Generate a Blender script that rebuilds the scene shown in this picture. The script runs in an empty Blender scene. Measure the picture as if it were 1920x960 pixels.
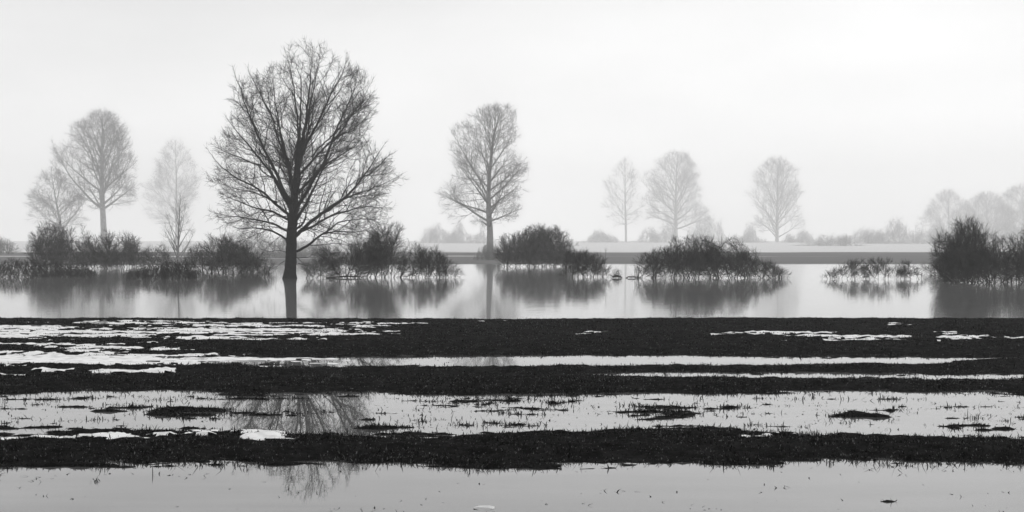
import bpy, math, random
import numpy as np
from mathutils import Vector

# ------------------------------------------------------------------ set-up
scene = bpy.context.scene
C = bpy.context.scene.collection
F, CX, HOR, CAMZ = 2640.0, 960.0, 450.0, 2.0      # lens in photo pixels, horizon row, eye height over the river
WL = 0.47                                         # level of the pools on the near meadow


def px(u, v, D):
    return ((u - CX) / F * D, D, CAMZ - (v - HOR) / F * D)


def wx(u, D):
    return (u - CX) / F * D


def wz(v, D):
    return CAMZ - (v - HOR) / F * D


# ------------------------------------------------------------------ noise
def vnoise(x, y, seed=0):
    xi = np.floor(x).astype(np.int64); yi = np.floor(y).astype(np.int64)
    fx = x - xi; fy = y - yi
    fx = fx * fx * (3 - 2 * fx); fy = fy * fy * (3 - 2 * fy)

    def h(a, b):
        n = (a * 374761393 + b * 668265263 + seed * 1442695041) & 0xFFFFFFFF
        n = ((n ^ (n >> 13)) * 1274126177) & 0xFFFFFFFF
        n = n ^ (n >> 16)
        return (n & 0xFFFF) / 65535.0
    a = h(xi, yi); b = h(xi + 1, yi); c = h(xi, yi + 1); d = h(xi + 1, yi + 1)
    return (a + (b - a) * fx) * (1 - fy) + (c + (d - c) * fx) * fy


def fbm(x, y, seed=0, octaves=4, gain=0.5):
    s = 0; a = 1; t = 0
    for k in range(octaves):
        s = s + a * (vnoise(x * 2 ** k + 17.3 * k, y * 2 ** k + 9.1 * k, seed + k) - 0.5)
        t += a; a *= gain
    return s / t * 2


def sstep(a, b, x):
    t = np.clip((x - a) / (b - a), 0, 1)
    return t * t * (3 - 2 * t)


# ------------------------------------------------------------------ materials
def mat_noise(name, lo, hi, scale=6.0, rough=0.85, spec=0.2, bump=0.0, contrast=(0.35, 0.65)):
    m = bpy.data.materials.new(name); m.use_nodes = True
    nt = m.node_tree; b = nt.nodes['Principled BSDF']
    tc = nt.nodes.new('ShaderNodeTexCoord')
    n = nt.nodes.new('ShaderNodeTexNoise'); n.inputs['Scale'].default_value = scale
    n.inputs['Detail'].default_value = 6
    nt.links.new(tc.outputs['Object'], n.inputs['Vector'])
    r = nt.nodes.new('ShaderNodeValToRGB')
    r.color_ramp.elements[0].position = contrast[0]; r.color_ramp.elements[1].position = contrast[1]
    r.color_ramp.elements[0].color = (lo, lo, lo, 1); r.color_ramp.elements[1].color = (hi, hi, hi, 1)
    nt.links.new(n.outputs['Fac'], r.inputs['Fac'])
    nt.links.new(r.outputs['Color'], b.inputs['Base Color'])
    b.inputs['Roughness'].default_value = rough
    b.inputs['Specular IOR Level'].default_value = spec
    if bump:
        bp = nt.nodes.new('ShaderNodeBump'); bp.inputs['Strength'].default_value = bump
        bp.inputs['Distance'].default_value = 0.02
        nt.links.new(n.outputs['Fac'], bp.inputs['Height'])
        nt.links.new(bp.outputs['Normal'], b.inputs['Normal'])
    return m


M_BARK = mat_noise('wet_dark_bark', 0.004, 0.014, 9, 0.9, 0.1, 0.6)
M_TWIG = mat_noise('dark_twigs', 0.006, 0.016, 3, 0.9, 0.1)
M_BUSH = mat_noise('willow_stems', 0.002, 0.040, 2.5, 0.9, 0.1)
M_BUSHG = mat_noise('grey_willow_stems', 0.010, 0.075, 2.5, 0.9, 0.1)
M_MID = mat_noise('haze_greyed_bark', 0.28, 0.38, 3, 0.9, 0.1)  # middle-distance bark: some of the haze fade is put into the colour
M_HAZED = mat_noise('haze_toned_bark', 0.34, 0.46, 2, 0.9, 0.1)  # left background trees: lighter bark, fading into fog painted in
M_PALE = mat_noise('haze_paled_bark', 0.52, 0.64, 1.5, 0.9, 0.1)  # horizon trees and bushes: palest tone, fog veil mixed into the bark colour
M_GRASS = mat_noise('winter_grass', 0.001, 0.036, 11.0, 0.95, 0.02, 0, (0.42, 0.66))


def straw_patches(m):
    nt = m.node_tree; b = nt.nodes['Principled BSDF']
    tc = nt.nodes.new('ShaderNodeTexCoord'); mp = nt.nodes.new('ShaderNodeMapping'); mp.inputs['Scale'].default_value = (.9, 2.6, 1)
    n = nt.nodes.new('ShaderNodeTexNoise'); n.inputs['Scale'].default_value = 1.3; n.inputs['Detail'].default_value = 7; n.inputs['Roughness'].default_value = .65
    nt.links.new(tc.outputs['Object'], mp.inputs['Vector']); nt.links.new(mp.outputs['Vector'], n.inputs['Vector'])
    r = nt.nodes.new('ShaderNodeValToRGB'); r.color_ramp.elements[0].position = .5; r.color_ramp.elements[1].position = .68
    r.color_ramp.elements[0].color = (.25, .25, .25, 1); r.color_ramp.elements[1].color = (2.2, 2.2, 2.2, 1)
    nt.links.new(n.outputs['Fac'], r.inputs['Fac'])
    old = b.inputs['Base Color'].links[0].from_socket
    x = nt.nodes.new('ShaderNodeVectorMath'); x.operation = 'MULTIPLY'
    nt.links.new(old, x.inputs[0]); nt.links.new(r.outputs['Color'], x.inputs[1]); nt.links.new(x.outputs[0], b.inputs['Base Color'])


def pale_blades(m):
    nt = m.node_tree; b = nt.nodes['Principled BSDF']
    tc = nt.nodes.new('ShaderNodeTexCoord')
    n = nt.nodes.new('ShaderNodeTexNoise'); n.inputs['Scale'].default_value = 34; n.inputs['Detail'].default_value = 2
    nt.links.new(tc.outputs['Object'], n.inputs['Vector'])
    r = nt.nodes.new('ShaderNodeValToRGB'); r.color_ramp.elements[0].position = .56; r.color_ramp.elements[1].position = .66
    r.color_ramp.elements[0].color = (.0, .0, .0, 1); r.color_ramp.elements[1].color = (.13, .13, .13, 1)
    nt.links.new(n.outputs['Fac'], r.inputs['Fac'])
    old = b.inputs['Base Color'].links[0].from_socket
    x = nt.nodes.new('ShaderNodeVectorMath'); x.operation = 'ADD'
    nt.links.new(old, x.inputs[0]); nt.links.new(r.outputs['Color'], x.inputs[1]); nt.links.new(x.outputs[0], b.inputs['Base Color'])


straw_patches(M_GRASS)
pale_blades(M_GRASS)
M_SNOW = mat_noise('old_snow', 0.62, 0.92, 7, 0.8, 0.1, 0.3, (.3, .55))
M_LOG = mat_noise('wet_driftwood', 0.01, 0.03, 6, 0.8, 0.2)


def mat_soil():
    m = mat_noise('wet_turf', 0.001, 0.012, 7, 0.95, 0.02, 0.0)
    nt = m.node_tree
    n2 = nt.nodes.new('ShaderNodeTexNoise'); n2.inputs['Scale'].default_value = 40; n2.inputs['Detail'].default_value = 5
    bp = nt.nodes.new('ShaderNodeBump'); bp.inputs['Strength'].default_value = 0.8; bp.inputs['Distance'].default_value = 0.03
    tc = nt.nodes.new('ShaderNodeTexCoord'); nt.links.new(tc.outputs['Object'], n2.inputs['Vector'])
    nt.links.new(n2.outputs['Fac'], bp.inputs['Height'])
    nt.links.new(bp.outputs['Normal'], nt.nodes['Principled BSDF'].inputs['Normal'])
    return m


M_SOIL = mat_soil()


def mat_water(name, body, rough, sc, strength, dist, ior=1.333):
    m = bpy.data.materials.new(name); m.use_nodes = True
    nt = m.node_tree; b = nt.nodes['Principled BSDF']
    b.inputs['Roughness'].default_value = rough
    b.inputs['IOR'].default_value = ior
    tc = nt.nodes.new('ShaderNodeTexCoord')
    mp = nt.nodes.new('ShaderNodeMapping'); mp.inputs['Scale'].default_value = sc
    n = nt.nodes.new('ShaderNodeTexNoise'); n.inputs['Scale'].default_value = 1.0; n.inputs['Detail'].default_value = 4
    n.inputs['Distortion'].default_value = 0.4
    nt.links.new(tc.outputs['Object'], mp.inputs['Vector']); nt.links.new(mp.outputs['Vector'], n.inputs['Vector'])
    mp2 = nt.nodes.new('ShaderNodeMapping'); mp2.inputs['Scale'].default_value = (.5, 2.6, 1)      # drifting scum and slush
    n2 = nt.nodes.new('ShaderNodeTexNoise'); n2.inputs['Scale'].default_value = 1.6; n2.inputs['Detail'].default_value = 8; n2.inputs['Roughness'].default_value = .62
    nt.links.new(tc.outputs['Object'], mp2.inputs['Vector']); nt.links.new(mp2.outputs['Vector'], n2.inputs['Vector'])
    r2 = nt.nodes.new('ShaderNodeValToRGB'); r2.color_ramp.elements[0].position = .36; r2.color_ramp.elements[1].position = .68
    r2.color_ramp.elements[0].color = (body * .72,) * 3 + (1,); r2.color_ramp.elements[1].color = (body * 1.45,) * 3 + (1,)
    nt.links.new(n2.outputs['Fac'], r2.inputs['Fac']); nt.links.new(r2.outputs['Color'], b.inputs['Base Color'])
    bp = nt.nodes.new('ShaderNodeBump'); bp.inputs['Strength'].default_value = strength; bp.inputs['Distance'].default_value = dist
    nt.links.new(n.outputs['Fac'], bp.inputs['Height']); nt.links.new(bp.outputs['Normal'], b.inputs['Normal'])
    return m


M_RIVER = mat_water('river_water', 0.20, 0.05, (0.5, 1.6, 1), 0.25, 0.01)
M_POOL = mat_water('pool_water', 0.085, 0.0, (2.2, 6.0, 1), 0.08, 0.002, 1.9)
M_ICE = mat_water('icy_pool_water', 0.11, 0.0, (2.2, 6.0, 1), 0.06, 0.0015, 3.2)   # skin of thin ice on the shallow pool


def mat_far_ground():
    m = bpy.data.materials.new('far_meadow'); m.use_nodes = True
    nt = m.node_tree; b = nt.nodes['Principled BSDF']; b.inputs['Roughness'].default_value = 0.95
    b.inputs['Specular IOR Level'].default_value = 0.05
    tc = nt.nodes.new('ShaderNodeTexCoord')
    sp = nt.nodes.new('ShaderNodeSeparateXYZ'); nt.links.new(tc.outputs['Object'], sp.inputs[0])
    mp = nt.nodes.new('ShaderNodeMapping'); mp.inputs['Scale'].default_value = (0.03, 0.16, 1)
    nt.links.new(tc.outputs['Object'], mp.inputs['Vector'])
    n = nt.nodes.new('ShaderNodeTexNoise'); n.inputs['Scale'].default_value = 1; n.inputs['Detail'].default_value = 6
    nt.links.new(mp.outputs['Vector'], n.inputs['Vector'])

    def math_(op, a, bb):
        k = nt.nodes.new('ShaderNodeMath'); k.operation = op
        for i, q in enumerate((a, bb)):
            if isinstance(q, (int, float)): k.inputs[i].default_value = q
            else: nt.links.new(q, k.inputs[i])
        return k.outputs[0]
    # snow lies thick beyond about 230 m and in thin streaks nearer
    y = math_('MULTIPLY', math_('SUBTRACT', sp.outputs['Y'], 205.0), 1 / 55.0)
    y = math_('MINIMUM', math_('MAXIMUM', y, 0.0), 1.0)
    dy = math_('ABSOLUTE', math_('SUBTRACT', sp.outputs['Y'], 164.0), 0.0)
    st = math_('MAXIMUM', math_('SUBTRACT', 1.0, math_('MULTIPLY', dy, 0.14)), 0.0)         # a drift lying along the far meadow
    f = math_('ADD', math_('MULTIPLY', y, 0.75), math_('ADD', n.outputs['Fac'], math_('MULTIPLY', st, 0.17)))
    r = nt.nodes.new('ShaderNodeValToRGB')
    r.color_ramp.elements[0].position = 0.66; r.color_ramp.elements[1].position = 0.72
    r.color_ramp.elements[0].color = (0.15, 0.15, 0.15, 1); r.color_ramp.elements[1].color = (0.72, 0.72, 0.72, 1)
    nt.links.new(f, r.inputs['Fac']); nt.links.new(r.outputs['Color'], b.inputs['Base Color'])
    return m


M_FAR = mat_far_ground()


# ------------------------------------------------------------------ mesh helpers
def mesh_np(name, V, Fq, mat, parent=None, smooth=False):
    """V (n,3), Fq list of index arrays (m,k): one mesh object"""
    me = bpy.data.meshes.new(name)
    V = np.asarray(V, dtype=np.float32)
    me.vertices.add(len(V)); me.vertices.foreach_set('co', V.ravel())
    loops = np.concatenate([f.ravel() for f in Fq]).astype(np.int32)
    tot = np.concatenate([np.full(len(f), f.shape[1], dtype=np.int32) for f in Fq])
    st = np.concatenate([[0], np.cumsum(tot)[:-1]]).astype(np.int32)
    me.loops.add(len(loops)); me.loops.foreach_set('vertex_index', loops)
    me.polygons.add(len(tot)); me.polygons.foreach_set('loop_start', st)
    if smooth: me.polygons.foreach_set('use_smooth', np.ones(len(tot), dtype=bool))
    me.update(calc_edges=True); me.validate()
    me.materials.append(mat)
    o = bpy.data.objects.new(name, me); C.objects.link(o)
    if parent is not None: o.parent = parent
    return o


class Tubes:
    """collects tapered polylines, builds them as one mesh"""
    def __init__(self): self.b = {}

    def add(self, P, R, sides=3):
        P = np.asarray(P, dtype=float); R = np.asarray(R, dtype=float)
        self.b.setdefault((len(P), sides), []).append((P[None], R[None]))

    def add_many(self, P, R, sides=3):
        if len(P): self.b.setdefault((P.shape[1], sides), []).append((P, R))

    def empty(self): return not self.b

    def build(self, name, mat, parent=None):
        Vs = []; Fs = []; off = 0
        for (n, s), items in self.b.items():
            P = np.concatenate([a for a, _ in items]); R = np.concatenate([r for _, r in items])
            T = np.gradient(P, axis=1); T /= np.linalg.norm(T, axis=2, keepdims=True) + 1e-9
            md = P[:, -1] - P[:, 0]; md /= np.linalg.norm(md, axis=1, keepdims=True) + 1e-9
            ref = np.where(np.abs(md[:, 1:2]) < 0.7, np.array([[0.05, 1, 0.02]]), np.array([[1, 0.03, 0.05]]))[:, None, :]
            A = np.cross(T, ref); A /= np.linalg.norm(A, axis=2, keepdims=True) + 1e-9
            B = np.cross(T, A)
            ang = np.arange(s) / s * 2 * math.pi + 0.3
            V = P[:, :, None, :] + R[:, :, None, None] * (A[:, :, None, :] * np.cos(ang)[None, None, :, None] + B[:, :, None, :] * np.sin(ang)[None, None, :, None])
            m = len(P)
            idx = off + np.arange(m * n * s).reshape(m, n, s)
            a = idx[:, :-1, :]; b = np.roll(a, -1, axis=2); d = idx[:, 1:, :]; c = np.roll(d, -1, axis=2)
            Fs.append(np.stack([a, b, c, d], axis=-1).reshape(-1, 4))
            Vs.append(V.reshape(-1, 3)); off += m * n * s
        return mesh_np(name, np.concatenate(Vs), Fs, mat, parent)


def thing(name, label, cat, loc, group=None):
    o = bpy.data.objects.new(name, None); C.objects.link(o)
    o.location = loc; o.empty_display_size = 0.3
    return tag(o, label, cat, group)


def tag(o, label, cat, group=None):
    o['label'] = label; o['category'] = cat
    if group: o['group'] = group
    return o


# ------------------------------------------------------------------ trees
class Envelope:
    """crown outline: rows (height, left, right) in metres about the trunk foot; round in plan"""
    def __init__(self, rows, depth=1.0, lobes=.0, ph=0.0):
        self.lb = lobes; self.ph = ph; self.zs = 6.0 / max(rows[0][0], rows[-1][0])
        rows = sorted(rows); a = np.array(rows)
        self.z0 = a[0, 0]; self.z1 = a[-1, 0]; self.st = (self.z1 - self.z0) / 120
        zz = np.linspace(self.z0, self.z1, 121)
        l = np.interp(zz, a[:, 0], a[:, 1]); r = np.interp(zz, a[:, 0], a[:, 2])
        self.c = list((l + r) / 2); self.h = list(np.maximum((r - l) / 2, 0.05)); self.d = depth

    def q(self, p, wob=1.0):
        i = int((p[2] - self.z0) / self.st)
        if i < 0: i = 0
        if i > 120: return 9.0
        h = self.h[i] * wob
        if self.lb:
            a = math.atan2(p[1], p[0] - self.c[i]); zz = p[2] * self.zs
            h *= 1 + self.lb * (math.sin(a * 3 + zz * 1.7 + self.ph) + .7 * math.sin(a * 5 - zz * 3.1 + 2 * self.ph))
        return math.sqrt(((p[0] - self.c[i]) / h) ** 2 + (p[1] / (h * self.d)) ** 2)


def unit(v):
    n = math.sqrt(v[0] ** 2 + v[1] ** 2 + v[2] ** 2) + 1e-9
    return (v[0] / n, v[1] / n, v[2] / n)


def grow_line(rng, env, start, d, length, step, wander, up, wob):
    pts = [start]; p = start; n = max(2, int(length / step))
    for k in range(n):
        d = unit((d[0] + rng.gauss(0, wander), d[1] + rng.gauss(0, wander), d[2] + rng.gauss(0, wander) + up))
        p = (p[0] + d[0] * step, p[1] + d[1] * step, p[2] + d[2] * step)
        if env.q(p, wob) > 1.0 and k > 0: break
        pts.append(p)
    return pts


def side_dir(rng, d, ang, az):
    d = Vector(d); ref = Vector((0, 0, 1)) if abs(d.z) < 0.9 else Vector((1, 0, 0))
    a = d.cross(ref).normalized(); b = d.cross(a)
    v = d * math.cos(ang) + (a * math.cos(az) + b * math.sin(az)) * math.sin(ang)
    return (v.x, v.y, v.z)


def resample(pts, step):
    P = np.array(pts, dtype=float)
    s = np.concatenate([[0], np.cumsum(np.linalg.norm(np.diff(P, axis=0), axis=1))])
    n = max(3, int(s[-1] / step) + 1)
    t = np.linspace(0, s[-1], n)
    # smooth (Catmull-like) by interpolating then averaging
    Q = np.stack([np.interp(t, s, P[:, k]) for k in range(3)], axis=1)
    for _ in range(2):
        Q[1:-1] = 0.25 * Q[:-2] + 0.5 * Q[1:-1] + 0.25 * Q[2:]
    return Q


def dress(rng, nrng, env, limb, r0, wood, twigs, o, first=0.12):
    """side branches of one limb: level 1, level 2 and fine twigs. limb is a polyline with start radius r0"""
    L = np.array(limb); n = len(L)
    seg = np.linalg.norm(np.diff(L, axis=0), axis=1); S = np.concatenate([[0], np.cumsum(seg)]); tot = S[-1]
    rt = o['rt']
    R = np.maximum(r0 * (1 - S / (tot * 1.03)) ** 0.95, rt * 1.3)
    (wood if r0 > 0.03 else wood).add(L, R, 6 if r0 > 0.05 else 4)
    tw_s = []; tw_d = []

    def line_at(P, Sx, s):
        i = min(np.searchsorted(Sx, s), len(P) - 1); i = max(i, 1)
        t = (s - Sx[i - 1]) / max(Sx[i] - Sx[i - 1], 1e-6)
        p = P[i - 1] + (P[i] - P[i - 1]) * t; d = P[i] - P[i - 1]
        return tuple(p), unit(d)

    def keep(p):
        if o.get('full'): return True
        q = (env.q(p) - .2) / .65; q = min(max(q, 0), 1)
        return rng.random() < .08 + .92 * q

    def collect(P, Sx, s0):
        s = s0
        while s < Sx[-1]:
            p, d = line_at(P, Sx, s)
            if keep(p): tw_s.append(p); tw_d.append(d)
            s += o['sp3'] * rng.uniform(0.6, 1.5)
        p, d = line_at(P, Sx, Sx[-1] * 0.98)
        for _ in range(o.get('tips', 2)): tw_s.append(p); tw_d.append(d)

    az = rng.uniform(0, 6.28)
    s = tot * first + rng.uniform(0, o['sp1'])
    collect(L, S, tot * 0.6)
    while s < tot:
        p, d = line_at(L, S, s)
        az += 2.4 + rng.gauss(0, 0.5)
        dd = side_dir(rng, d, math.radians(rng.uniform(*o['a1'])), az)
        ln = o['k1'] * (tot - s) * rng.uniform(0.6, 1.15) + o['l1'] * rng.uniform(0.7, 1.3)
        pts = grow_line(rng, env, p, dd, ln, o['step'], o['wander'], o['up'], 1 + rng.uniform(-0.22, 0.06))
        if len(pts) > 2 and (keep(pts[-1]) or keep(pts[-1])):
            P1 = np.array(pts); S1 = np.concatenate([[0], np.cumsum(np.linalg.norm(np.diff(P1, axis=0), axis=1))]); t1 = S1[-1]
            rl = r0 * (1 - s / (tot * 1.03)) ** 0.75
            r1 = max(min(rl * 0.52, 0.0085 * t1 + rt * 1.5), rt * 1.2)
            (wood if r1 > o['woodr'] else twigs).add(P1, np.maximum(r1 * (1 - S1 / (t1 * 1.05)) ** 0.8, rt), 4 if r1 > 0.02 else 3)
            s2 = t1 * 0.15 + rng.uniform(0, o['sp2']); a2 = rng.uniform(0, 6.28)
            collect(P1, S1, t1 * 0.5)
            while s2 < t1:
                p2, d2 = line_at(P1, S1, s2); a2 += 2.4 + rng.gauss(0, 0.6)
                dd2 = side_dir(rng, d2, math.radians(rng.uniform(*o['a2'])), a2)
                l2 = 0.42 * (t1 - s2) * rng.uniform(0.6, 1.2) + o['l2'] * rng.uniform(0.6, 1.3)
                q = grow_line(rng, env, p2, dd2, l2, o['step'] * 0.6, o['wander'] * 1.2, o['up'], 1 + rng.uniform(-0.18, 0.09))
                if len(q) > 1 and keep(q[-1]):
                    P2 = np.array(q); S2 = np.concatenate([[0], np.cumsum(np.linalg.norm(np.diff(P2, axis=0), axis=1))])
                    twigs.add(P2, np.maximum(min(r1 * 0.6, 0.006 * S2[-1] + rt * 1.2) * (1 - S2 / (S2[-1] * 1.05)) ** 0.8, rt), 3)
                    collect(P2, S2, S2[-1] * 0.2)
                s2 += o['sp2'] * rng.uniform(0.6, 1.5)
        s += o['sp1'] * rng.uniform(0.6, 1.4)
    if tw_s:
        Sx = np.array(tw_s); Dx = np.array(tw_d); m = len(Sx)
        rd = nrng.normal(size=(m, 3)); rd /= np.linalg.norm(rd, axis=1, keepdims=True)
        D0 = Dx + rd * o['tw_spread']; D0[:, 2] += o['up'] * 2; D0 /= np.linalg.norm(D0, axis=1, keepdims=True)
        ln = o['l3'] * nrng.uniform(0.5, 1.4, m)[:, None]
        mid = Sx + D0 * ln * 0.5
        D1 = D0 + nrng.normal(size=(m, 3)) * 0.28; D1[:, 2] += o['up'] * 2; D1 /= np.linalg.norm(D1, axis=1, keepdims=True)
        end = mid + D1 * ln * 0.5
        P = np.stack([Sx, mid, end], axis=1)
        Rr = np.tile(np.array([rt, rt * 0.85, rt * 0.45]), (m, 1))
        twigs.add_many(P, Rr, 3)


OPT = dict(rt=0.0047, sp1=0.24, sp2=0.155, sp3=0.078, a1=(30, 58), a2=(28, 60), k1=0.40, l1=0.88, l2=0.38, l3=0.34,
           step=0.16, wander=0.13, up=0.05, woodr=0.02, tw_spread=0.75, tips=2)


def trunk_radius(zs, prof):
    return np.interp(zs, [a for a, _ in prof], [b for _, b in prof])


def main_tree():
    D = 73.3; u0, v0 = 544.0, 522.0; s = D / F
    rng = random.Random(11); nrng = np.random.default_rng(11)
    loc = (wx(u0, D), D, 0.0)
    root = thing('bare_tree', 'tall dark leafless tree with broad spreading crown standing in the river', 'tree', loc, 'bare trees on the flood plain')

    def L(u, v, y=0.0): return ((u - u0) * s, y, (v0 - v) * s)

    def Zp(a, b, y=0.0): return L(370 + a / 2, 60 + b / 2, y)      # from an enlarged view of the crown
    rows = [(78, 566, 590), (90, 535, 632), (110, 522, 660), (128, 500, 682), (150, 448, 694), (180, 436, 708), (210, 430, 714), (240, 414, 706),
            (275, 404, 716), (300, 396, 742), (325, 394, 756), (360, 396, 752), (385, 402, 740), (420, 412, 724), (440, 416, 700), (456, 430, 690), (474, 470, 655), (505, 530, 590)]
    env = Envelope([((v0 - v) * s, (a - u0) * s, (b - u0) * s) for v, a, b in rows], 0.95, .025, 1.0)
    # trunk with root flare
    tp = [L(543, 530), L(543.5, 515), L(545, 490), L(546.5, 460), L(548, 430), L(549.5, 400), L(552, 370), L(555, 340), L(558, 312), L(560, 296)]
    T = resample(tp, 0.18)
    prof = [(-.3, .44), (0, .375), (.12, .345), (.3, .312), (.7, .29), (2.0, .27), (2.6, .255), (3.6, .225), (4.4, .195), (5.3, .165), (6.3, .13)]
    tb = Tubes(); rr = trunk_radius(T[:, 2], prof)
    tb.add(T, rr, 18)
    to = tb.build('trunk', M_BARK, root)
    co_ = np.empty(len(to.data.vertices) * 3, dtype=np.float32); to.data.vertices.foreach_get('co', co_); co_ = co_.reshape(-1, 3)
    cxz = np.interp(co_[:, 2], T[:, 2], T[:, 0]); dx = co_[:, 0] - cxz; an = np.arctan2(co_[:, 1], dx)
    k_ = 1 + np.exp(-np.maximum(co_[:, 2], 0) / .35) * .16 * np.cos(an * 5 + 1) + .05 * np.sin(an * 3 + co_[:, 2] * 1.9) + .04 * nrng.normal(size=len(an))
    co_[:, 0] = cxz + dx * k_; co_[:, 1] *= k_
    to.data.vertices.foreach_set('co', co_.ravel()); to.data.update()

    limbs = [  # enlarged-view points of each limb, start radius in metres, depth swing
        ([(378, 480), (385, 400), (372, 330), (362, 240), (350, 150), (332, 80)], .085, -.12),
        ([(380, 478), (398, 380), (409, 280), (424, 180), (430, 50)], .10, .05),
        ([(378, 490), (407, 430), (440, 360), (472, 290), (508, 220), (540, 140), (556, 70)], .10, .15),
        ([(392, 420), (420, 330), (450, 240), (470, 150), (478, 60)], .06, -.3),
        ([(370, 655), (402, 612), (435, 550), (470, 488), (500, 420), (530, 350), (570, 270), (596, 200), (614, 120)], .12, .12),
        ([(380, 600), (420, 560), (470, 512), (540, 470), (600, 430), (650, 370)], .085, -.25),
        ([(380, 540), (430, 470), (480, 410), (540, 370), (610, 320), (665, 250)], .08, .35),
        ([(368, 765), (430, 705), (490, 660), (560, 607), (610, 553), (655, 490), (705, 410)], .125, -.1),
        ([(490, 660), (560, 622), (640, 595), (705, 575), (765, 540)], .07, .22),
        ([(372, 758), (425, 735), (490, 692), (560, 664), (640, 652), (725, 668)], .085, .3),
        ([(372, 822), (420, 797), (470, 757), (540, 742), (600, 747), (662, 728)], .085, -.28),
        ([(350, 664), (312, 602), (286, 550), (242, 500), (190, 425), (142, 372), (100, 310)], .12, .1),
        ([(352, 645), (322, 588), (302, 530), (268, 465), (232, 380), (202, 290), (182, 210), (163, 150)], .115, -.18),
        ([(360, 575), (340, 490), (312, 430), (292, 340), (272, 250), (266, 150)], .095, .22),
        ([(345, 690), (290, 640), (232, 590), (162, 558), (102, 515), (58, 445)], .09, -.25),
        ([(345, 705), (280, 672), (202, 655), (132, 625), (58, 592)], .08, .3),
        ([(347, 750), (290, 716), (220, 702), (152, 692), (88, 700)], .075, -.15),
        ([(345, 785), (282, 747), (212, 735), (142, 748), (92, 722)], .07, .2),
        ([(240, 500), (180, 480), (120, 455), (62, 420)], .05, -.2),
        ([(500, 420), (560, 345), (612, 270), (650, 200), (664, 165)], .055, .2), ([(430, 470), (520, 385), (590, 325), (640, 285), (676, 235)], .05, -.35),
        ([(232, 380), (190, 310), (150, 265), (108, 250)], .045, .25), ([(292, 340), (255, 260), (225, 190), (205, 140)], .05, -.3),
        ([(610, 553), (660, 520), (710, 470), (745, 450)], .045, -.3), ([(300, 640), (220, 600), (130, 585), (58, 555)], .05, .15),
        ([(472, 757), (530, 715), (600, 700), (680, 700), (730, 690)], .05, -.1),
    ]
    specs = []
    for pts, r0, sw in limbs:
        base = pts[0]; q = []
        for k, (a, b) in enumerate(pts):
            reach = math.hypot(a - base[0], b - base[1]) / 2 * s
            q.append(Zp(a, b, sw * reach + rng.uniform(-.05, .05)))
        specs.append((q, r0 * .86))
    # limbs towards and away from the viewer
    for k in range(14):
        h = 2.5 + 3.0 * (k / 13) ** 1.1; i = int(np.argmin(np.abs(T[:, 2] - h)))
        side = 1 if k % 2 else -1
        az = math.radians(90 + rng.uniform(-48, 48)) * side
        el = math.radians(18 + 44 * (k / 13) + rng.uniform(-6, 10))
        d = (math.cos(el) * math.cos(az), math.cos(el) * math.sin(az), math.sin(el))
        q = grow_line(rng, env, tuple(T[i]), d, 9.0, 0.3, 0.07, 0.018, 0.97)
        if len(q) > 5: specs.append((q, .06 + .04 * rng.random()))
    for q, r0 in specs:
        wood = Tubes(); tw = Tubes()
        P = resample(q, 0.16); P[1:] += np.cumsum(nrng.normal(size=(len(P) - 1, 3)) * 0.014, axis=0)
        dress(rng, nrng, env, P, r0, wood, tw, dict(OPT, up=.012, l1=1.0) if P[-1][2] < 4.6 else OPT)
        lo = wood.build('limb', M_BARK, root)
        if not tw.empty(): tw.build('twig_spray', M_TWIG, lo)
    # thin shoots low on the trunk
    wood = Tubes(); tw = Tubes()
    for (a, b), (c, d), (e, f) in [((374, 848), (420, 845), (450, 800)), ((378, 868), (410, 880), (440, 905)), ((370, 842), (400, 870), (425, 915)), ((345, 850), (300, 872), (270, 905)), ((345, 830), (300, 815), (262, 820))]:
        P = resample([Zp(a, b), Zp(c, d, .3), Zp(e, f, .5)], 0.15)
        P[1:] += np.cumsum(nrng.normal(size=(len(P) - 1, 3)) * 0.02, axis=0)
        dress(rng, nrng, Envelope([(0.1, -3, 3.4), (3, -3, 3.4)]), P, .022, wood, tw, dict(OPT, sp1=.25, l1=.25, sp2=.25, up=0))
    lo = wood.build('shoot', M_BARK, root); tw.build('twig_spray', M_TWIG, lo)


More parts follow.
